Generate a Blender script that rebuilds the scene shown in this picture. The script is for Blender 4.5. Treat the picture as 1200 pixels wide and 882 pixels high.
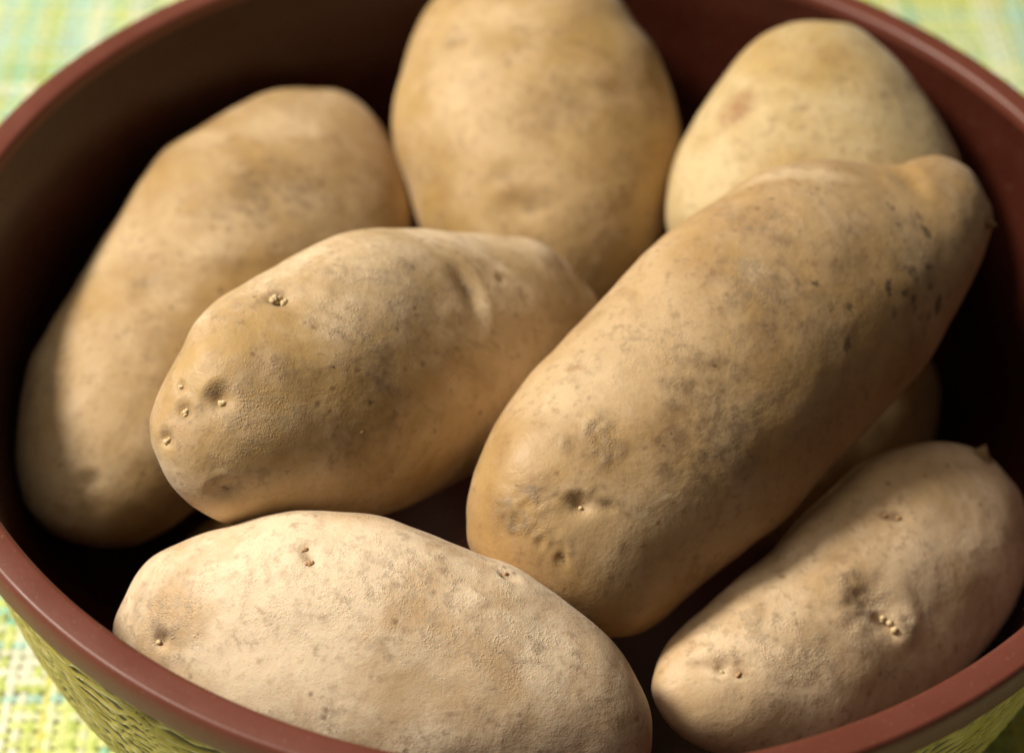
import bpy, bmesh, math, random
import numpy as np
from mathutils import Vector, Matrix, noise
from mathutils.bvhtree import BVHTree
for o in list(bpy.data.objects): bpy.data.objects.remove(o)
C = bpy.context.scene
col = C.collection
random.seed(4); rng = np.random.default_rng(4)

# ---------------------------------------------------------------- camera (metres; z=0 table top, rim top at RIM)
R_RIM = 0.135; RIM = 0.100
PW, PH, FPX = 1200.0, 882.0, 2500.0
ELEV, DIST, OFX, OFY, ROLL = 0.77188898, 3.23014209*R_RIM, -0.04952332*R_RIM, -0.23761431*R_RIM, 0.04479111
cam_loc = Vector((OFX, OFY-DIST*math.cos(ELEV), DIST*math.sin(ELEV)+RIM))
VDIR = Vector((0, math.cos(ELEV), -math.sin(ELEV)))
_r = Vector((1,0,0)); _u = _r.cross(VDIR)
CR = math.cos(ROLL)*_r + math.sin(ROLL)*_u
CU = CR.cross(VDIR)
cam_data = bpy.data.cameras.new('camera'); cam = bpy.data.objects.new('camera', cam_data); col.objects.link(cam)
m = Matrix((CR, CU, -VDIR)).transposed().to_4x4(); m.translation = cam_loc
cam.matrix_world = m
cam_data.sensor_width = 36; cam_data.lens = 36*FPX/PW
cam_data.clip_start = .01; cam_data.clip_end = 20
cam_data.dof.use_dof = True; cam_data.dof.focus_distance = 0.408; cam_data.dof.aperture_fstop = 8.5
cam_data.dof.aperture_blades = 7
C.camera = cam
C.render.resolution_x = 1024; C.render.resolution_y = 752

# ---------------------------------------------------------------- light
w = bpy.data.worlds.new('World'); C.world = w; w.use_nodes = True
bg = w.node_tree.nodes['Background']; bg.inputs[0].default_value = (1.0, .80, .55, 1); bg.inputs[1].default_value = 0.06
def area(name, loc, target, size, power, color):
    l = bpy.data.lights.new(name, 'AREA'); l.shape = 'DISK'; l.size = size; l.energy = power; l.color = color
    o = bpy.data.objects.new(name, l); col.objects.link(o); o.location = loc
    o.rotation_euler = (Vector(target)-Vector(loc)).to_track_quat('-Z','Y').to_euler()
    return o
TGT = (0, 0, .08)
L = Vector((-.665, .095, .74)).normalized()
area('key_lamp', Vector(TGT)+L*1.6, TGT, .30, 35, (1.0, .90, .745))
area('soft_fill', Vector(TGT)+Vector((-.55, -.02, .83)).normalized()*1.7, TGT, 1.3, 11, (1.0, .91, .78))  # added wide fill lamp, softens and lifts the shaded sides
C.view_settings.view_transform = 'Standard'; C.view_settings.look = 'None'
C.view_settings.exposure = 0; C.view_settings.gamma = 1
C.render.engine = 'CYCLES'

# ---------------------------------------------------------------- helpers
def ray_dir(px, py):
    return VDIR + CR*((px-PW/2)/FPX) - CU*((py-PH/2)/FPX)      # unit depth along VDIR
def depth_at(px, py, z):
    d = ray_dir(px, py); return (z-cam_loc.z)/d.z
def mesh_obj(name, verts, faces, mat, parent=None, smooth=True):
    me = bpy.data.meshes.new(name); me.from_pydata([tuple(v) for v in verts], [], faces)
    if smooth: me.polygons.foreach_set('use_smooth', [True]*len(me.polygons))
    me.materials.append(mat); me.update()
    o = bpy.data.objects.new(name, me); col.objects.link(o)
    if parent: o.parent = parent
    return o
def tag(o, label=None, cat=None, group=None, kind=None):
    for k, v in (('label', label), ('category', cat), ('group', group), ('kind', kind)):
        if v: o[k] = v
class NT:
    def __init__(s, name):
        s.m = bpy.data.materials.new(name); s.m.use_nodes = True; s.t = s.m.node_tree; s.t.nodes.clear()
        s.out = s.n('ShaderNodeOutputMaterial'); s.b = s.n('ShaderNodeBsdfPrincipled'); s.l(s.b.outputs[0], s.out.inputs[0])
    def n(s, typ, **k):
        x = s.t.nodes.new(typ)
        for a, v in k.items(): setattr(x, a, v)
        return x
    def l(s, a, b): s.t.links.new(a, b)
    def val(s, inp, v):
        if hasattr(v, 'is_linked') or isinstance(v, bpy.types.NodeSocket): s.l(v, inp)
        else: inp.default_value = v
    def noise(s, vec, scale, detail=4, rough=.55, dist=0):
        x = s.n('ShaderNodeTexNoise'); s.l(vec, x.inputs['Vector'])
        x.inputs['Scale'].default_value = scale; x.inputs['Detail'].default_value = detail
        x.inputs['Roughness'].default_value = rough; x.inputs['Distortion'].default_value = dist
        return x.outputs['Fac']
    def ramp(s, f, a, b, lo=0., hi=1.):
        x = s.n('ShaderNodeMapRange'); x.clamp = True; s.l(f, x.inputs[0])
        x.interpolation_type = 'SMOOTHSTEP'
        for i, v in enumerate((a, b, lo, hi)): x.inputs[i+1].default_value = v
        return x.outputs[0]
    def math(s, op, a, b=0., c=None):
        x = s.n('ShaderNodeMath', operation=op); s.val(x.inputs[0], a); s.val(x.inputs[1], b)
        if c is not None: s.val(x.inputs[2], c)
        return x.outputs[0]
    def mix(s, f, a, b, mode='MIX'):
        x = s.n('ShaderNodeMix', data_type='RGBA', blend_type=mode); s.val(x.inputs[0], f); s.val(x.inputs[6], a); s.val(x.inputs[7], b)
        return x.outputs[2]
    def attr(s, name):
        x = s.n('ShaderNodeAttribute', attribute_name=name); return x.outputs['Fac']

# ---------------------------------------------------------------- materials
def potato_mat(name, clean, dusty, seed, dust=.5, rough_amt=1.0, brown=(.20,.105,.042)):
    T = NT(name); tc = T.n('ShaderNodeTexCoord'); mp = T.n('ShaderNodeMapping'); T.l(tc.outputs['Object'], mp.inputs[0])
    mp.inputs['Location'].default_value = (seed*.37, seed*.71, seed*.13); V = mp.outputs[0]
    n_big = T.noise(V, 26, 5, .6, .4); n_mid = T.noise(V, 90, 5, .62, .5)
    n_fine = T.noise(V, 420, 4, .65); n_grain = T.noise(V, 1500, 3, .7)
    dirt, rust, rgh, mark, pale = (T.attr(k) for k in ('dirt','rust','rough','mark','pale'))
    c4 = lambda c: (*c, 1)
    cc = T.mix(T.ramp(n_mid, .35, .7), c4(clean), c4(tuple(x*f for x, f in zip(clean, (.74,.66,.58)))))
    dm = T.math('ADD', T.math('MULTIPLY', T.ramp(n_big, .36, .64), .75), T.math('MULTIPLY', T.ramp(n_mid, .40, .68), .35))
    dm = T.math('MULTIPLY', dm, dust*1.9)
    dm = T.math('ADD', dm, T.math('MULTIPLY', pale, .7)); dm.node.use_clamp = True
    c = T.mix(dm, cc, c4(dusty))
    c = T.mix(T.math('MULTIPLY', T.ramp(T.noise(V, 48, 6, .68, 1.2), .52, .70), .42), c, c4(tuple(x*f for x, f in zip(clean, (.62,.54,.46)))))
    # russet netting: fine darker speckle
    net = T.math('MULTIPLY', T.ramp(n_fine, .50, .68), T.ramp(n_mid, .36, .6))
    c = T.mix(T.math('MULTIPLY', net, .42), c, c4(brown))
    c = T.mix(T.math('MULTIPLY', T.ramp(n_grain, .56, .72), .22), c, c4(brown))
    # brown freckles
    vo = T.n('ShaderNodeTexVoronoi'); T.l(V, vo.inputs['Vector']); vo.inputs['Scale'].default_value = 260
    fre = T.math('MULTIPLY', T.ramp(T.math('ADD', vo.outputs['Distance'], T.math('MULTIPLY', n_fine, .35)), .42, .22), T.ramp(T.noise(V, 140, 2), .50, .64))
    c = T.mix(T.math('MULTIPLY', fre, .6), c, (.16,.075,.028,1))
    # dirt, rust, marks laid out on the skin
    dn = T.math('MULTIPLY', dirt, T.math('ADD', T.ramp(n_fine, .28, .72), T.math('MULTIPLY', T.ramp(n_mid,.3,.7), .5))); dn.node.use_clamp = True
    c = T.mix(T.math('MULTIPLY', dn, .66), c, (.150,.095,.050,1))
    rn = T.math('MULTIPLY', rust, T.ramp(n_fine, .30, .6, .35, 1)); c = T.mix(T.math('MULTIPLY', rn, .95), c, (.33,.175,.070,1))
    rg = T.math('MULTIPLY', rgh, T.ramp(n_fine, .46, .60)); c = T.mix(T.math('MULTIPLY', rg, .55), c, c4(tuple(x*.55 for x in dusty)))
    mk = T.math('MULTIPLY', T.ramp(T.math('ADD', mark, T.math('MULTIPLY_ADD', T.noise(V, 620, 4, .7, .6), 2.2, -1.1)), .22, .85), .85); c = T.mix(mk, c, (.085,.052,.026,1))
    T.l(c, T.b.inputs['Base Color'])
    rr_ = T.math('ADD', T.ramp(n_mid, .3, .7, .45, .62), T.math('MULTIPLY', dm, .12)); T.l(rr_, T.b.inputs['Roughness'])
    T.b.inputs['Specular IOR Level'].default_value = .45
    T.b.inputs['Subsurface Weight'].default_value = .22
    T.b.inputs['Subsurface Radius'].default_value = (1.0,.45,.18); T.b.inputs['Subsurface Scale'].default_value = .004
    T.b.inputs['Sheen Weight'].default_value = .12; T.b.inputs['Sheen Roughness'].default_value = .5
    # relief
    vo2 = T.n('ShaderNodeTexVoronoi'); wv = T.mix(.0012, V, T_colnoise(T, V), 'ADD'); T.l(wv, vo2.inputs['Vector']); vo2.inputs['Scale'].default_value = 2100; vo2.inputs['Randomness'].default_value = 1
    grains = T.math('MULTIPLY', T.ramp(vo2.outputs['Distance'], .62, .12), T.ramp(T.noise(V, 240, 4, .7), .42, .62))
    h = T.math('MULTIPLY', n_mid, .55)
    h = T.math('ADD', h, T.math('MULTIPLY', n_fine, .20))
    h = T.math('ADD', h, T.math('MULTIPLY', T.math('MULTIPLY', n_grain, .04), 1.0))
    ra = T.math('ADD', T.math('MULTIPLY', rgh, 1.6), .12*rough_amt)
    h = T.math('ADD', h, T.math('MULTIPLY', grains, T.math('MULTIPLY', ra, .16)))
    h = T.math('ADD', h, T.math('MULTIPLY', T.math('MULTIPLY', T.noise(V, 700, 4, .7, 1.5), rgh), .32))
    h = T.math('ADD', h, T.math('MULTIPLY', fre, -.07))
    h = T.math('ADD', h, T.math('MULTIPLY', T.noise(V, 3200, 2, .6), T.math('MULTIPLY_ADD', rgh, .14, .05)))
    bp = T.n('ShaderNodeBump'); bp.inputs['Strength'].default_value = .62; bp.inputs['Distance'].default_value = .0011
    T.l(h, bp.inputs['Height']); T.l(bp.outputs[0], T.b.inputs['Normal'])
    return T.m

def T_colnoise(T, V):
    x = T.n('ShaderNodeTexNoise'); T.l(V, x.inputs['Vector']); x.inputs['Scale'].default_value = 900; x.inputs['Detail'].default_value = 3
    return x.outputs['Color']
def bowl_mat(name, ca, cb, r0, r1, spec=.45):
    T = NT(name); tc = T.n('ShaderNodeTexCoord'); V = tc.outputs['Object']
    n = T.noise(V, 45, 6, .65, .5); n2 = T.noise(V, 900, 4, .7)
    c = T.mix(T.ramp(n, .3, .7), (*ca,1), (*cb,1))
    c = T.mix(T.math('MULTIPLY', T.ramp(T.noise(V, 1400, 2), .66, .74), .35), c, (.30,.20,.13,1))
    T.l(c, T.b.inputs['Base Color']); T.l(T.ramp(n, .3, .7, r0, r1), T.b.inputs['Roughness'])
    T.b.inputs['Specular IOR Level'].default_value = spec
    bp = T.n('ShaderNodeBump'); bp.inputs['Strength'].default_value = .15; bp.inputs['Distance'].default_value = .0003
    T.l(n2, bp.inputs['Height']); T.l(bp.outputs[0], T.b.inputs['Normal'])
    return T.m
def side_mat():
    T = NT('yellow_green_woven_side'); g = T.attr('ridge'); V = T.n('ShaderNodeTexCoord').outputs['Object']
    n = T.noise(V, 120, 4)
    c = T.mix(T.ramp(g, .38, .72), (.13,.105,.06,1), T_mixcol(T, n))  # grooves darkened: shade between the ribs painted into the colour
    c = T.mix(T.ramp(g, .86, 1.0), c, (.72,.68,.48,1))  # rib crests paled: highlights painted into the colour
    T.l(c, T.b.inputs['Base Color']); c = T.mix(T.ramp(T.noise(V, 300, 5, .7), .52, .75), c, (.20,.17,.07,1)); T.l(c, T.b.inputs['Base Color']); T.b.inputs['Roughness'].default_value = .6
    return T.m
def T_mixcol(T, n): return T.mix(T.ramp(n, .35, .65), (.47,.39,.07,1), (.60,.52,.16,1))
def thread_mat():
    T = NT('dyed_cotton_threads'); a = T.n('ShaderNodeAttribute', attribute_name='tint')
    V = T.n('ShaderNodeTexCoord').outputs['Object']; n = T.noise(V, 1800, 3)
    c = T.mix(T.ramp(n, .3, .7, 0, .35), a.outputs['Color'], (.9,.9,.7,1)); T.l(c, T.b.inputs['Base Color'])
    T.b.inputs['Roughness'].default_value = .85; T.b.inputs['Specular IOR Level'].default_value = .2
    return T.m
def plain(name, c, r=.6, sss=0):
    T = NT(name); V = T.n('ShaderNodeTexCoord').outputs['Object']; n = T.noise(V, 800, 3)
    T.l(T.mix(T.ramp(n, .3, .7), (*c, 1), (*[x*.75 for x in c], 1)), T.b.inputs['Base Color'])
    T.b.inputs['Roughness'].default_value = r; T.b.inputs['Subsurface Weight'].default_value = sss
    T.b.inputs['Subsurface Scale'].default_value = .001
    return T.m
M_BOWL = bowl_mat('dark_brown_inside', (.040,.009,.005), (.052,.012,.007), .24, .34, .28); M_RIM = bowl_mat('brick_red_rim', (.138,.039,.025), (.162,.047,.031), .38, .50); M_SIDE = side_mat(); M_THREAD = thread_mat()  # inside of the bowl coloured darker than its rim
M_SPROUT = plain('cream_sprout', (.80,.62,.36), .7, .3)
M_SPROUT_R = plain('rusty_sprout', (.55,.33,.17), .75, .2)
M_TABLE = plain('pale_wood_table', (.45,.36,.24), .5)
M_STUB = plain('dry_stalk', (.30,.19,.09), .7)

# ---------------------------------------------------------------- setting: table and woven cloth
bm = bmesh.new(); bmesh.ops.create_cube(bm, size=1)
for v in bm.verts: v.co = Vector((v.co.x*1.6, v.co.y*1.6+.1, v.co.z*.03-.0185))
me = bpy.data.meshes.new('table_top'); bm.to_mesh(me); bm.free(); me.materials.append(M_TABLE)
tb = bpy.data.objects.new('table_top', me); col.objects.link(tb); tag(tb, kind='structure')

def build_cloth():
    pitch = .0026; half = .33; y0c = .06; n = int(2*half/pitch)
    S = 2*n; k = 3
    pal = np.array([(.50,.62,.10),(.62,.70,.22),(.72,.78,.48),(.25,.58,.42),(.36,.66,.60),(.80,.82,.66),(.42,.56,.05),(.74,.70,.10),(.08,.40,.30)])
    pr = np.array([.20,.17,.14,.10,.08,.13,.08,.07,.03])
    verts=[]; faces=[]; cols=[]; base=0
    s = np.linspace(-half, half, S+1)
    jit = rng.normal(0, .00025, (2, n+1))
    for d in (0, 1):
        tint = None
        for i in range(n+1):
            if tint is None or rng.random() < (.75 if d == 0 else .8): tint = pal[rng.choice(len(pal), p=pr)]
            c0 = -half + i*pitch + jit[d, i]
            wob = np.interp(s, np.linspace(-half, half, 40), rng.normal(0, .00022, 40))
            amp = .00042
            ph = np.cos(np.pi*(s+half)/pitch + np.pi*i + (np.pi if d else 0))
            wd = (pitch*.43)*np.interp(s, np.linspace(-half, half, 120), rng.uniform(.72, 1.12, 120))
            V = np.zeros((S+1, k, 3))
            for j, (o, h) in enumerate(((-1, -.0003), (0, .00025), (1, -.0003))):
                V[:, j, 0] = c0 + wob + o*wd; V[:, j, 1] = s; V[:, j, 2] = .0009 + amp*ph + h
            if d: V = V[:, ::-1][:, :, [1, 0, 2]].copy()
            V[:, :, 1] += y0c
            verts.append(V.reshape(-1, 3))
            ii = np.arange(S)[:, None]*k + np.arange(k-1)[None]
            f = np.stack([ii, ii+1, ii+k+1, ii+k], -1).reshape(-1, 4)+base
            faces.append(f); base += (S+1)*k
            var = np.interp(s, np.linspace(-half, half, 60), rng.uniform(.8, 1.1, 60))
            cc = np.ones((S+1, k, 4)); cc[..., :3] = np.clip(tint[None, None]*var[:, None, None], 0, .9); cols.append(cc.reshape(-1, 4))
    V = np.concatenate(verts); F = np.concatenate(faces); K = np.concatenate(cols)
    a = math.radians(3.0); x, y = V[:, 0].copy(), V[:, 1].copy()
    V[:, 0] = x*math.cos(a)-y*math.sin(a); V[:, 1] = x*math.sin(a)+y*math.cos(a)
    me = bpy.data.meshes.new('woven_cloth')
    me.vertices.add(len(V)); me.vertices.foreach_set('co', V.ravel())
    me.loops.add(F.size); me.loops.foreach_set('vertex_index', F.ravel().astype(np.int32))
    me.polygons.add(len(F)); me.polygons.foreach_set('loop_start', np.arange(0, F.size, 4, dtype=np.int32))
    me.polygons.foreach_set('use_smooth', np.ones(len(F), bool))
    me.update(calc_edges=True)
    at = me.color_attributes.new('tint', 'FLOAT_COLOR', 'POINT'); at.data.foreach_set('color', K.ravel().astype(np.float32))
    me.materials.append(M_THREAD)
    o = bpy.data.objects.new('woven_cloth', me); col.objects.link(o); return o
cl = build_cloth()
tag(cl, 'lime green, white and turquoise woven cloth lying under the brown bowl', 'tablecloth')

# ---------------------------------------------------------------- bowl
def lathe(profile, segs, fn=None):
    verts=[]; faces=[]; n=len(profile)
    for i in range(segs):
        t = 2*math.pi*i/segs
        for j, (r, z) in enumerate(profile): verts.append((r*math.cos(t), r*math.sin(t), z))
    for i in range(segs):
        a=i*n; b=((i+1)%segs)*n
        for j in range(n-1): faces.append((a+j, b+j, b+j+1, a+j+1))
    return verts, faces
def arc(cx, cz, r, a0, a1, n):
    return [(cx+r*math.cos(math.radians(a0+(a1-a0)*i/n)), cz+r*math.sin(math.radians(a0+(a1-a0)*i/n))) for i in range(n+1)]
def spline1(pts, n):
    P = np.array(pts, float); out=[]
    for i in range(len(P)-1):
        p0=P[max(i-1,0)]; p1=P[i]; p2=P[i+1]; p3=P[min(i+2,len(P)-1)]
        for t in np.linspace(0,1,n,endpoint=False):
            out.append(.5*((2*p1)+(-p0+p2)*t+(2*p0-5*p1+4*p2-p3)*t*t+(-p0+3*p1-3*p2+p3)*t**3))
    out.append(P[-1]); return [tuple(x) for x in out]
bowl = bpy.data.objects.new('bowl', None); col.objects.link(bowl); bowl.location = (0,0,.0016)
tag(bowl, 'deep round dark brown red bowl with yellow green patterned side, full of potatoes', 'bowl')
bz = RIM-.0016
inner = spline1([(.001,.008),(.060,.009),(.094,.018),(.110,.034),(.1185,.054),(.1228,.074),(.1252,.086),(.1268,bz-.0070)], 8)
prof = inner + [(.1279,bz-.0030)]
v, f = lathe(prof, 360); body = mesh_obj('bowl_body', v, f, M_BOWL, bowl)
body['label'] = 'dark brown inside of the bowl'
prof = [(.1277,bz-.0040),(.1279,bz-.0030)] + arc(.1293, bz-.0014, .0014, 180, 90, 5) + [(.1336+.0015*math.sin(a*math.pi/20), bz-.0042+.0042*math.cos(a*math.pi/20)**.8) for a in range(11)] \
     + [(.1351,bz-.0048)] + arc(.1339, bz-.0058, .0012, 0, -90, 4) + [(.1322,bz-.0070),(.1305,bz-.0072)]
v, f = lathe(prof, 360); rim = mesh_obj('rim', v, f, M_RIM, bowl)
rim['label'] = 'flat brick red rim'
# ribbed outside: strands winding round the wall
outer = spline1([(.1312,bz-.0058),(.1300,bz-.012),(.1285,.070),(.1215,.040),(.104,.016),(.072,.005),(.058,.0),(.001,.0)], 22)
SEG = 1100
vv=[]; rid=[]
po = np.array(outer); sl = np.concatenate([[0], np.cumsum(np.linalg.norm(np.diff(po, axis=0), axis=1))])
for i in range(SEG):
    t = 2*math.pi*i/SEG
    for j, (r, z) in enumerate(outer):
        q = sl[j]/.0026 + 40*t/(2*math.pi) + 1.5*noise.noise((6*math.cos(t)*3, 6*math.sin(t)*3, sl[j]*60))
        q2 = sl[j]/.0031 - 31*t/(2*math.pi) + .9*noise.noise((5+18*math.cos(t), 18*math.sin(t), sl[j]*60))
        g = max(abs(math.sin(math.pi*q)), abs(math.sin(math.pi*q2))*.93)
        g = g*g
        fade = min(1, sl[j]/.002)
        rr = r + (.0009*(g-.6))*fade; vv.append((rr*math.cos(t), rr*math.sin(t), z)); rid.append(g)
n = len(outer)
ff = [(i*n+j+1, ((i+1)%SEG)*n+j+1, ((i+1)%SEG)*n+j, i*n+j) for i in range(SEG) for j in range(n-1)]
side = mesh_obj('patterned_side', vv, ff, M_SIDE, bowl)
side.data.attributes.new('ridge','FLOAT','POINT').data.foreach_set('value', rid)
side['label'] = 'yellow green outer side with fine crossing ribs'

# ---------------------------------------------------------------- potatoes
def closed_spline(pts, n=14):
    P = np.array(pts, float); N=len(P); out=[]
    for i in range(N):
        p0,p1,p2,p3 = P[i-1],P[i],P[(i+1)%N],P[(i+2)%N]
        for t in np.linspace(0,1,n,endpoint=False):
            out.append(.5*((2*p1)+(-p0+p2)*t+(2*p0-5*p1+4*p2-p3)*t*t+(-p0+3*p1-3*p2+p3)*t**3))
    return np.array(out)
POT = []
def potato(outline, A, B, zA, zB, k, mat, label, nu=150, nv=170, arch=0., lump=1.0, seed=0, eyes=(), stains=(), sprouts=(), group='potatoes piled in the bowl'):
    """outline: silhouette seen from the camera; A-B long axis; zA,zB heights (rel. rim) of the ends of the core; k thickness ratio"""
    O = closed_spline(outline); A=np.array(A,float); B=np.array(B,float)
    ax = B-A; Ln = np.linalg.norm(ax); ax/=Ln; pp = np.array([-ax[1], ax[0]])
    s = (O-A)@ax; h = (O-A)@pp
    iA, iB = s.argmin(), s.argmax(); s0, s1 = s[iA], s[iB]
    N=len(O)
    def chain(i, j):
        idx = np.arange(i, j if j>i else j+N)+0; idx = np.append(idx, j if j>i else j+N) % N
        return s[idx], h[idx]
    c1 = chain(iA, iB); c2 = chain(iB, iA); c2 = (c2[0][::-1], c2[1][::-1])
    dA = depth_at(*A, zA+RIM); dB = depth_at(*B, zB+RIM)
    u = (1-np.cos(np.pi*np.arange(nu+1)/nu))/2; u = u*.9+.1*np.arange(nu+1)/nu
    ss = s0+(s1-s0)*u
    def mono(c):
        o = np.argsort(c[0]); return np.interp(ss, c[0][o], c[1][o])
    h1, h2 = mono(c1), mono(c2)
    hc = (h1+h2)/2; hw = np.abs(h1-h2)/2
    hc[0], hc[-1] = h[iA], h[iB]; hw[0]=hw[-1]=0
    d = dA+(dB-dA)*np.clip(ss/Ln, -.2, 1.2) - arch*np.sin(np.pi*u)
    # thickness profile: smoothed so local bumps of the outline do not become ridges
    env = np.sqrt(np.clip(1-(2*u-1)**2, 0, 1)); kk = .5*hw + .5*env*(np.sum(hw*env)/np.sum(env*env))
    kk = np.where(u<.08, hw*(kk/np.maximum(hw,1e-6)).clip(.6,1.4), kk); kk[0]=kk[-1]=0
    wv = CR*float(pp[0]) - CU*float(pp[1])
    verts=[]
    for i in range(nu+1):
        cx, cy = A+ax*ss[i]+pp*hc[i]; rd = ray_dir(cx, cy); c = cam_loc+rd*float(d[i]); rn = rd.normalized()
        r = hw[i]*d[i]/FPX; rk = kk[i]*d[i]/FPX*k
        if i in (0, nu): verts.append(c); continue
        for j in range(nv):
            t = 2*math.pi*j/nv; verts.append(c + wv*(r*math.cos(t)) - rn*(rk*math.sin(t)))
    faces=[]
    idx = lambda i, j: 1+(i-1)*nv+(j%nv)
    for j in range(nv): faces.append((0, idx(1,j+1), idx(1,j)))
    for i in range(1, nu-1):
        for j in range(nv): faces.append((idx(i,j), idx(i,j+1), idx(i+1,j+1), idx(i+1,j)))
    last = len(verts)-1
    for j in range(nv): faces.append((idx(nu-1,j), idx(nu-1,j+1), last))
    V = np.array([tuple(v) for v in verts]); cen = V.mean(0)
    bvh = BVHTree.FromPolygons(verts, faces)
    # outward normals from mesh
    me = bpy.data.meshes.new('tmp'); me.from_pydata(verts, [], faces); me.update()
    Nn = np.zeros(len(verts)*3); me.vertices.foreach_get('normal', Nn); Nn = Nn.reshape(-1,3); bpy.data.meshes.remove(me)
    if ((V-cen)*Nn).sum()<0: Nn=-Nn; faces=[f[::-1] for f in faces]
    disp = np.zeros(len(V)); att = {k_: np.zeros(len(V)) for k_ in ('dirt','rust','rough','mark','pale','scab')}
    for i, p in enumerate(V):
        q = Vector(p)+Vector((seed*.31, seed*.17, seed*.53))
        disp[i] = lump*(.0011*noise.noise(q*28) + .0005*noise.noise(q*70) + .00016*noise.noise(q*190))
    def hit(px, py):
        loc, nor, _, _ = bvh.ray_cast(cam_loc, ray_dir(px, py).normalized())
        return loc, nor
    def local(px, py, rx, ry, ang):
        loc, nor = hit(px, py)
        if loc is None: return None
        if nor.dot(VDIR)>0: nor=-nor
        tx = (CR-nor*CR.dot(nor)).normalized(); ty = nor.cross(tx)
        a = math.radians(ang); e1 = tx*math.cos(a)+ty*math.sin(a); e2 = ty*math.cos(a)-tx*math.sin(a)
        sc = (loc-cam_loc).dot(VDIR)/FPX; D = V-np.array(loc)
        x = (D@np.array(e1))/(rx*sc); y = (D@np.array(e2))/(ry*sc); zn = (D@np.array(nor))/(max(rx,ry)*sc)
        return x, y, np.exp(-(zn/3)**4)
    eyes = list(eyes)+[(sp[0], sp[1]-1, sp[2]*1.9, sp[2]*1.5, 0, .42, .55) for sp in sprouts]
    stains = list(stains)+[('rust', sp[0], sp[1], sp[2]*1.3, sp[2]*1.1, 0, .55) for sp in sprouts]
    for e in eyes:                         # (px,py,rx,ry,angle,depth_mm,dark)
        px, py, rx, ry, ang, dep, dark = e
        r = local(px, py, rx, ry, ang)
        if r is None: print('eye miss', e); continue
        x, y, g = r; q = x*x+y*y
        disp -= dep*.001*np.exp(-q*.9)*g
        disp += dep*.00017*np.exp(-((np.sqrt(x*x+(y-.2)**2)-1.7)/.45)**2)*g/(1+np.exp(np.clip(-y*3.5,-30,30)))   # brow
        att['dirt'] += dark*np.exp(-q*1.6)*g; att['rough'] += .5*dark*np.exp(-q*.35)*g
    for st in stains:                      # (channel,px,py,rx,ry,angle,amount)
        ch, px, py, rx, ry, ang, am = st
        r = local(px, py, rx, ry, ang)
        if r is None: print('stain miss', st); continue
        x, y, g = r; q = np.sqrt(x*x+y*y)
        if ch in ('mark',): f = np.clip(1.55-.8*q, 0, 1)
        else:
            wob = np.array([noise.noise(Vector(p)*260+Vector((9,1,4))) for p in V[q<3]]) if (q<3).any() else 0
            qq = q.copy(); qq[q<3] += wob*.55; f = np.clip(1.35-.9*qq, 0, 1); f = f*f*(3-2*f)
        att[ch] = np.maximum(att[ch], am*f*g)
        if ch == 'rough': disp += am*.00010*f*g
        if ch == 'scab':
            k2 = np.nonzero(f*g > .02)[0]
            for i2 in k2:
                p2 = Vector(V[i2]); wv_ = 1-abs(noise.noise(p2*330+Vector((3,7,1))))*2.6
                disp[i2] += am*.00042*f[i2]*g[i2]*(wv_-.35+.5*noise.noise(p2*800))
    V2 = V+Nn*disp[:, None]
    o = mesh_obj('potato', V2-cen, faces, mat); o.location = cen
    for k_, a in att.items(): o.data.attributes.new(k_,'FLOAT','POINT').data.foreach_set('value', np.clip(a,0,1).astype(np.float32))
    tag(o, label, 'potato', group)
    bvh2 = BVHTree.FromPolygons([Vector(p) for p in V2], faces)
    for sp in sprouts:                     # (px,py,size_px,count,mat)
        px, py, size, cnt, mm = sp
        loc, nor, _, _ = bvh2.ray_cast(cam_loc, ray_dir(px, py).normalized())
        if loc is None: continue
        if nor.dot(VDIR)>0: nor=-nor
        sc = (loc-cam_loc).dot(VDIR)/FPX; bm = bmesh.new(); rr = random.Random(int(px*7+py))
        for q in range(cnt):
            a = rr.uniform(0, 6.28); di = size*sc*(.75*math.sqrt(q/max(cnt,1)) if cnt>1 else 0)*1.2
            off = (CR*math.cos(a)+CU*math.sin(a))*di; off -= nor*off.dot(nor)
            rad = size*sc*rr.uniform(.60,.85)*(1 if cnt<3 else .8)
            g = bmesh.ops.create_icosphere(bm, subdivisions=2, radius=1)
            c0 = loc+off+nor*rad*.12
            ez = (nor+Vector((rr.uniform(-.5,.5),rr.uniform(-.5,.5),rr.uniform(-.3,.5)))).normalized()
            rot = ez.to_track_quat('Z','Y').to_matrix()
            for vtx in g['verts']:
                co = vtx.co.copy(); nz = 1+.5*noise.noise(co*1.5+Vector((q,px*.1,0)))+.2*noise.noise(co*4+Vector((q,py*.1,0)))
                co = Vector((co.x*rad, co.y*rad, co.z*rad*1.35))*nz
                vtx.co = c0+rot@co-Vector(cen)
        me2 = bpy.data.meshes.new('sprout'); bm.to_mesh(me2); bm.free()
        me2.polygons.foreach_set('use_smooth',[True]*len(me2.polygons)); me2.materials.append(mm)
        so = bpy.data.objects.new('sprout', me2); col.objects.link(so); so.parent = o
    POT.append((label, o)); return o, Vector(cen), bvh2

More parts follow.
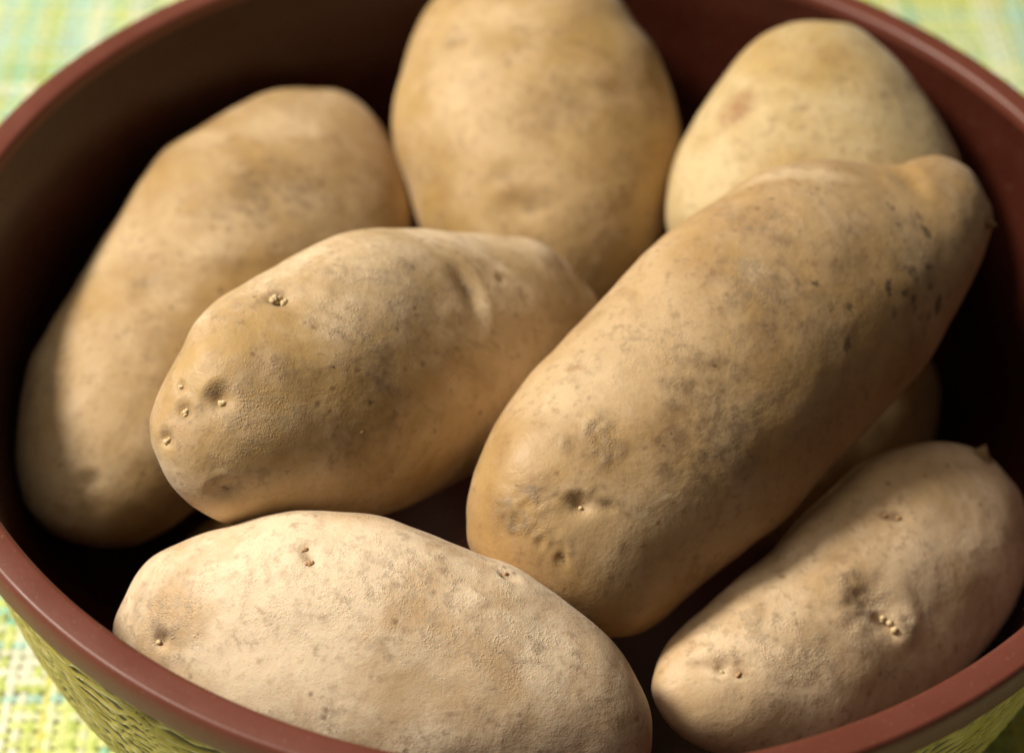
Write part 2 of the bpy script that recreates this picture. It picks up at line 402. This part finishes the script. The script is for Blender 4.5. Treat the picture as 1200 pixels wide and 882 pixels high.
TAN=(.50,.315,.150); DUST=(.66,.49,.315)
m1 = potato_mat('skin_left', (.42,.265,.10), (.61,.45,.265), 1, .45, .5)
m2 = potato_mat('skin_middle', (.50,.33,.135), (.75,.58,.38), 2, .55, 1.0)
m3 = potato_mat('skin_back', (.44,.285,.10), (.65,.475,.27), 3, .42, .4)
m4 = potato_mat('skin_front', (.60,.42,.24), (.79,.635,.455), 4, .75, 1.3)
m5 = potato_mat('skin_pale', (.52,.36,.135), (.64,.51,.29), 5, .50, .3)
m6 = potato_mat('skin_large', (.44,.275,.105), (.64,.475,.285), 6, .38, .8)
m7 = potato_mat('skin_right', (.56,.38,.195), (.79,.61,.405), 7, .60, 1.1)
m8 = potato_mat('skin_low', (.52,.37,.16), (.62,.46,.24), 8, .3, .4)
m9 = potato_mat('skin_deep', (.42,.26,.10), (.52,.36,.17), 9, .3, .4)

potato([(52,394),(91,326),(136,254),(181,186),(227,154),(272,127),(317,106),(363,101),(400,104),(432,128),(460,172),(478,215),(484,262),(472,320),(440,375),(390,430),(330,495),(272,560),(218,604),(190,622),(150,638),(100,639),(59,627),(32,595),(20,554),(18,513),(32,432)],
       (90,600),(410,130), -.052,-.028, .88, m1, 'long dusty brown potato standing against the left wall of the bowl', nu=130, nv=150, seed=1,
       eyes=[(170,333,13,9,20,.9,.7),(105,563,13,9,10,.9,.6),(300,228,30,18,40,.5,.35),(55,455,12,12,0,.4,.5)],
       stains=[('dirt',320,225,56,46,30,.6),('dirt',170,333,24,18,10,.5),('dirt',380,300,60,60,0,.3),('dirt',262,245,28,24,0,.3),('pale',215,330,30,70,-30,.5),('pale',320,150,70,25,10,.6),('dirt',280,300,26,30,0,.25)])
P2o=potato([(176,512),(177,485),(191,449),(209,412),(227,376),(254,349),(286,331),(331,308),(368,288),(404,272),(440,265),(495,265),(547,271),(587,276),(619,281),(645,293),(667,313),(683,334),(696,350),(703,378),(690,420),(655,465),(615,505),(570,540),(510,575),(450,600),(390,616),(320,622),(265,616),(227,595),(200,568),(181,531)],
       (195,520),(690,370), -.003,-.026, .90, m2, 'dusty potato with several sprouting eyes, lying across the middle of the pile', nu=210, nv=230, seed=2, arch=.004,
       eyes=[(328,350,15,9,10,1.2,.35),(257,466,13,13,0,1.5,.45),(213,480,9,9,0,.9,.55),(211,454,6,9,0,.5,.5),(194,513,9,9,0,.9,.5),(551,338,34,14,-58,1.35,.85),(589,326,6,6,0,.5,.7),(262,574,14,11,0,.8,.85),(281,565,5,4,0,.3,.8),(235,475,50,30,10,.8,.15)],
       stains=[('dirt',357,441,26,18,-20,.55),('dirt',435,470,36,72,-15,.6),('dirt',470,350,40,60,0,.35),('dirt',418,520,40,30,0,.3),('rough',300,480,50,60,0,.7),('rough',450,330,80,50,0,.55),('rough',400,380,50,40,0,.5),('rough',265,360,80,30,30,.5),('mark',432,472,5,4,0,.6),('mark',550,333,5,4,0,.7),('mark',264,575,5,4,0,.6),('mark',390,431,3,3,0,.6),('mark',335,552,3,3,0,.5),('pale',520,275,90,10,-4,.8),('pale',300,330,90,25,30,.6),('rust',236,565,30,16,0,.35),('mark',375,415,3,2,0,.6)],
       sprouts=[(323,351,6,5,M_SPROUT),(332,355,5,3,M_SPROUT),(262,473,5,2,M_SPROUT),(217,484,5,3,M_SPROUT),(212,453,3,2,M_SPROUT),(198,516,5,2,M_SPROUT),(423,506,3,1,M_SPROUT)])
potato([(509,0),(485,37),(469,90),(461,135),(465,175),(476,215),(492,270),(515,320),(550,368),(600,400),(650,405),(700,388),(745,345),(772,295),(788,240),(797,180),(797,147),(787,106),(771,61),(746,25),(726,0),(690,-22),(650,-35),(600,-38),(550,-25)],
       (622,-20),(632,390), -.002,-.055, .85, m3, 'large smooth potato standing upright at the far side, blurred behind the pile', nu=120, nv=150, seed=3,
       eyes=[(535,50,16,10,0,.9,.5),(722,108,24,10,-10,.9,.4),(618,243,30,14,0,.8,.35),(622,246,8,6,0,.4,.7),(592,204,14,10,30,.4,.45),(655,140,40,40,0,.5,.1)],
       stains=[('dirt',665,130,34,34,0,.45),('dirt',745,150,30,90,0,.3),('dirt',680,300,60,40,0,.3),('rust',610,226,28,12,0,.35),('pale',540,110,50,70,0,.6),('rust',720,100,26,9,0,.35),('pale',600,20,60,25,0,.4)])
potato([(780,264),(782,220),(793,183),(815,139),(841,99),(877,55),(907,35),(940,25),(987,27),(1009,35),(1035,55),(1064,84),(1090,121),(1112,158),(1125,195),(1126,250),(1108,310),(1065,360),(1000,390),(930,395),(860,370),(805,320)],
       (955,45),(950,380), +.006,-.040, .80, m5, 'pale yellow potato with a round tan scab, blurred at the far right', nu=110, nv=140, seed=5, lump=.8,
       eyes=[(942,127,8,6,0,.4,.4),(990,93,8,6,0,.5,.35)],
       stains=[('rust',863,130,27,21,25,1),('rust',942,128,7,5,0,.8),('rust',975,62,34,12,0,.4),('rust',828,163,20,9,0,.3),('pale',830,230,45,60,0,.6),('dirt',1060,100,30,40,-40,.15),('rust',990,92,8,5,0,.5)])
P6o=potato([(549,581),(561,541),(583,491),(620,441),(652,409),(700,360),(748,312),(800,264),(845,233),(891,205),(931,193),(981,188),(1027,193),(1054,194),(1072,187),(1095,183),(1117,188),(1140,203),(1154,228),(1163,245),(1164,268),(1154,301),(1136,337),(1117,373),(1095,414),(1063,455),(1022,500),(972,555),(920,611),(883,640),(838,672),(810,695),(769,731),(738,745),(700,748),(655,742),(610,715),(570,680),(550,640),(547,610)],
       (600,690),(1140,225), -.028,.002, .84, m6, 'largest potato on top of the pile, with black marks near its knobby end', nu=250, nv=250, seed=6, arch=.004, lump=1.0,
       eyes=[(679,592,14,10,-10,1.4,.6),(695,588,20,8,-20,.5,.2),(900,255,34,22,20,.8,.15),(1068,215,16,26,20,.7,.1),(658,655,7,14,0,.5,.3),(1160,268,10,10,0,.6,.3)],
       stains=[('dirt',835,490,62,80,-25,.92),('dirt',905,345,62,72,0,.58),('dirt',930,440,30,40,0,.4),('dirt',645,578,44,17,-8,.9),('dirt',700,580,30,16,-10,.5),('dirt',603,602,28,22,0,.85),('dirt',655,640,34,16,0,.4),('rough',707,512,20,34,15,.9),('scab',707,512,20,32,15,1.0),('scab',690,490,10,9,0,.9),('scab',664,518,12,12,0,.6),('scab',610,600,36,26,0,.7),('scab',700,582,30,14,-10,.6),('scab',895,262,38,30,10,.7),('scab',650,645,30,16,0,.6),('dirt',705,515,24,36,15,.75),('dirt',664,518,14,14,0,.55),('rough',610,600,34,26,0,.6),('rough',680,420,50,30,30,.5),('rough',760,400,60,60,0,.45),
               ('rust',895,258,42,30,10,.45),('rough',900,260,45,36,0,.8),('rough',880,330,30,40,0,.7),('pale',880,320,12,24,0,.8),('dirt',1075,300,50,62,0,.5),('dirt',957,441,11,11,0,.55),('rust',672,430,11,5,0,.8),
               ('mark',1087,270,9,4,-60,.95),('mark',1080,252,5,3,-60,.7),('mark',1045,240,6,3,-50,.8),('mark',1056,262,4,3,0,.7),('mark',1043,337,4,9,0,.95),('mark',1062,343,6,4,30,.9),('mark',1049,364,3,7,10,.9),('mark',1102,358,5,11,-20,.9),('mark',1090,370,5,5,0,.7),('mark',954,333,5,3,0,.95),('mark',993,404,5,9,-10,.75),('mark',995,361,4,7,-15,.8),('mark',972,361,3,7,-15,.6),('mark',1057,446,3,9,-30,.6),('mark',1070,318,8,6,0,.6),('mark',1088,310,6,5,0,.6),('mark',1035,352,3,5,0,.5),('mark',950,308,8,3,-30,.5),('mark',1110,190,3,2,0,.5),('mark',1075,325,4,4,0,.8),('mark',1085,388,3,7,0,.6),
               *[('mark', 1065+r_.gauss(0,34), 310+r_.gauss(0,55), r_.uniform(1.5,3.2), r_.uniform(2.5,7), r_.uniform(-60,20), r_.uniform(.45,.75)) for r_ in [random.Random(11)] for _ in range(26)],
               *[('mark', 880+r_.gauss(0,90), 400+r_.gauss(0,90), r_.uniform(1.2,2), r_.uniform(1.5,3.5), r_.uniform(-60,60), r_.uniform(.4,.6)) for r_ in [random.Random(5)] for _ in range(26)],
               ('rust',905,280,20,4,-10,.7),('rust',880,245,14,4,30,.7),('mark',905,236,6,2,20,.5),('mark',660,655,3,6,0,.7),('mark',720,595,3,3,0,.6),('pale',680,450,50,60,30,.45),('pale',900,210,100,14,8,.6),('rust',760,470,90,70,30,.15),('pale',783,583,7,5,0,1),('pale',757,603,5,3,30,.8)],
       sprouts=[(681,596,4,1,M_SPROUT)])
potato([(131,734),(147,697),(173,659),(216,635),(269,617),(323,602),(387,598),(440,602),(493,619),(547,641),(600,662),(643,694),(680,723),(717,755),(744,798),(760,845),(755,895),(720,940),(640,968),(540,978),(430,972),(320,945),(225,900),(165,845),(135,790)],
       (150,770),(745,880), -.034,-.036, .72, m4, 'pale sandy potato in full light, lowest in the picture, beside the bowl rim', nu=220, nv=250, seed=4,
       eyes=[(360,652,11,13,0,.6,.25),(190,748,9,9,0,1.4,.6),(595,672,13,9,-20,.9,.4),(575,712,10,6,0,.3,.3)],
       stains=[('rust',358,650,7,14,0,.7),('scab',190,735,22,16,30,.5),('scab',358,652,10,16,0,.8),('scab',592,672,15,9,-20,.8),('rough',200,720,55,45,30,.85),('dirt',192,738,18,18,0,.45),('dirt',165,700,14,26,-30,.4),('rough',400,680,180,60,0,.5),('rough',560,740,120,60,-20,.5),('rough',470,615,120,14,-10,.7),('pale',330,740,50,34,0,.9),('pale',415,665,32,22,0,1),('pale',250,680,36,20,20,.9),('pale',310,640,40,14,10,.8),('pale',560,720,60,26,-25,.7),('pale',480,760,40,22,0,.8),('pale',240,770,36,18,0,.7),('pale',640,770,30,40,0,.7),('dirt',470,770,40,20,0,.2),('rust',600,675,12,5,-20,.4)],
       sprouts=[(357,645,4,3,M_SPROUT_R),(363,660,5,4,M_SPROUT_R),(186,752,5,1,M_SPROUT),(594,672,3,2,M_SPROUT_R)])
P7o=potato([(800,732),(831,707),(866,677),(904,646),(935,607),(973,572),(1008,545),(1047,528),(1085,520),(1120,520),(1154,530),(1178,553),(1197,582),(1206,620),(1206,655),(1199,683),(1184,715),(1166,746),(1140,778),(1100,815),(1050,852),(980,880),(900,888),(835,880),(790,855),(765,815),(768,780),(780,755)],
       (800,840),(1165,560), -.044,-.039, .83, m7, 'tan potato with a deep sprouting eye at the lower right, partly shaded', nu=190, nv=210, seed=7,
       eyes=[(1028,712,34,24,-40,2.2,.35),(1045,736,16,8,-45,.8,.3),(852,778,32,10,0,.8,.3),(1046,606,16,6,-8,.5,.35),(985,655,14,8,0,.3,.3)],
       stains=[('scab',1012,702,34,36,0,.8),('scab',1060,738,20,20,0,.7),('scab',855,780,30,9,0,.7),('rough',1010,700,40,45,0,1),('rough',1060,735,24,26,0,.9),('rough',880,740,60,40,0,.7),('rough',940,770,40,30,0,.8),('dirt',1010,700,22,26,0,.45),('rust',848,778,32,8,0,.6),('rust',870,787,14,5,0,.6),('rust',1046,606,14,5,0,.5),('pale',860,760,40,20,0,.7),('rust',985,655,14,6,0,.35),('dirt',1068,745,14,18,0,.35),('rust',1130,700,50,50,0,.25)],
       sprouts=[(1042,729,5,1,M_SPROUT),(1048,737,5,1,M_SPROUT),(1034,724,4,2,M_SPROUT),(845,787,3,2,M_SPROUT),(866,790,4,3,M_SPROUT_R),(1038,604,3,2,M_SPROUT_R),(1052,607,3,2,M_SPROUT_R)])
potato([(1097,440),(1098,480),(1088,525),(1055,572),(990,612),(920,640),(850,628),(825,560),(845,480),(890,420),(960,390),(1030,385),(1075,402)],
       (860,590),(1090,430), -.066,-.058, .8, m8, 'shaded olive brown potato glimpsed underneath, between the two right potatoes', nu=80, nv=100, seed=8)
potato([(195,670),(215,632),(262,598),(330,585),(420,610),(470,670),(465,715),(400,740),(300,745),(235,725),(202,700)],
       (205,680),(460,680), -.074,-.074, .75, m9, 'dark barely visible potato deep under the middle one at the lower left', nu=80, nv=100, seed=9)

# stalk nub on the far end of the right potato and thin stub on the large one
def nub(px, py, parent, length_px, rad_px, direction, mat):
    o, cen, bvh = parent
    loc, nor, _, _ = bvh.ray_cast(cam_loc, ray_dir(px, py).normalized())
    if loc is None: print('nub miss', px, py); return
    sc = (loc-cam_loc).dot(VDIR)/FPX; dr = direction.normalized(); a = dr.orthogonal().normalized(); b = dr.cross(a)
    vs=[]; fs=[]; n=12; R=9
    for i in range(R+1):
        t=i/R; r = rad_px*sc*(1.6*(1-t)**1.5+.28*(1-t**4)) ; c = loc-dr*rad_px*sc*.6+dr*(length_px*sc*t)+a*(.25*rad_px*sc*math.sin(3*t))
        for j in range(n):
            an=2*math.pi*j/n; q=r*(1+.18*noise.noise(Vector((j,i,px))))
            vs.append(c+(a*math.cos(an)+b*math.sin(an))*q-cen)
    for i in range(R):
        for j in range(n): fs.append((i*n+j, i*n+(j+1)%n, (i+1)*n+(j+1)%n, (i+1)*n+j))
    fs.append(tuple(range(R*n, R*n+n)))
    mesh_obj('stalk_stub', vs, fs, mat, o)
nub(1150,531, P7o, 18, 10, CU*.9+CR*.5, M_STUB)
nub(1158,262, P6o, 14, 5, CR*.9-CU*.3-VDIR*.2, M_STUB)
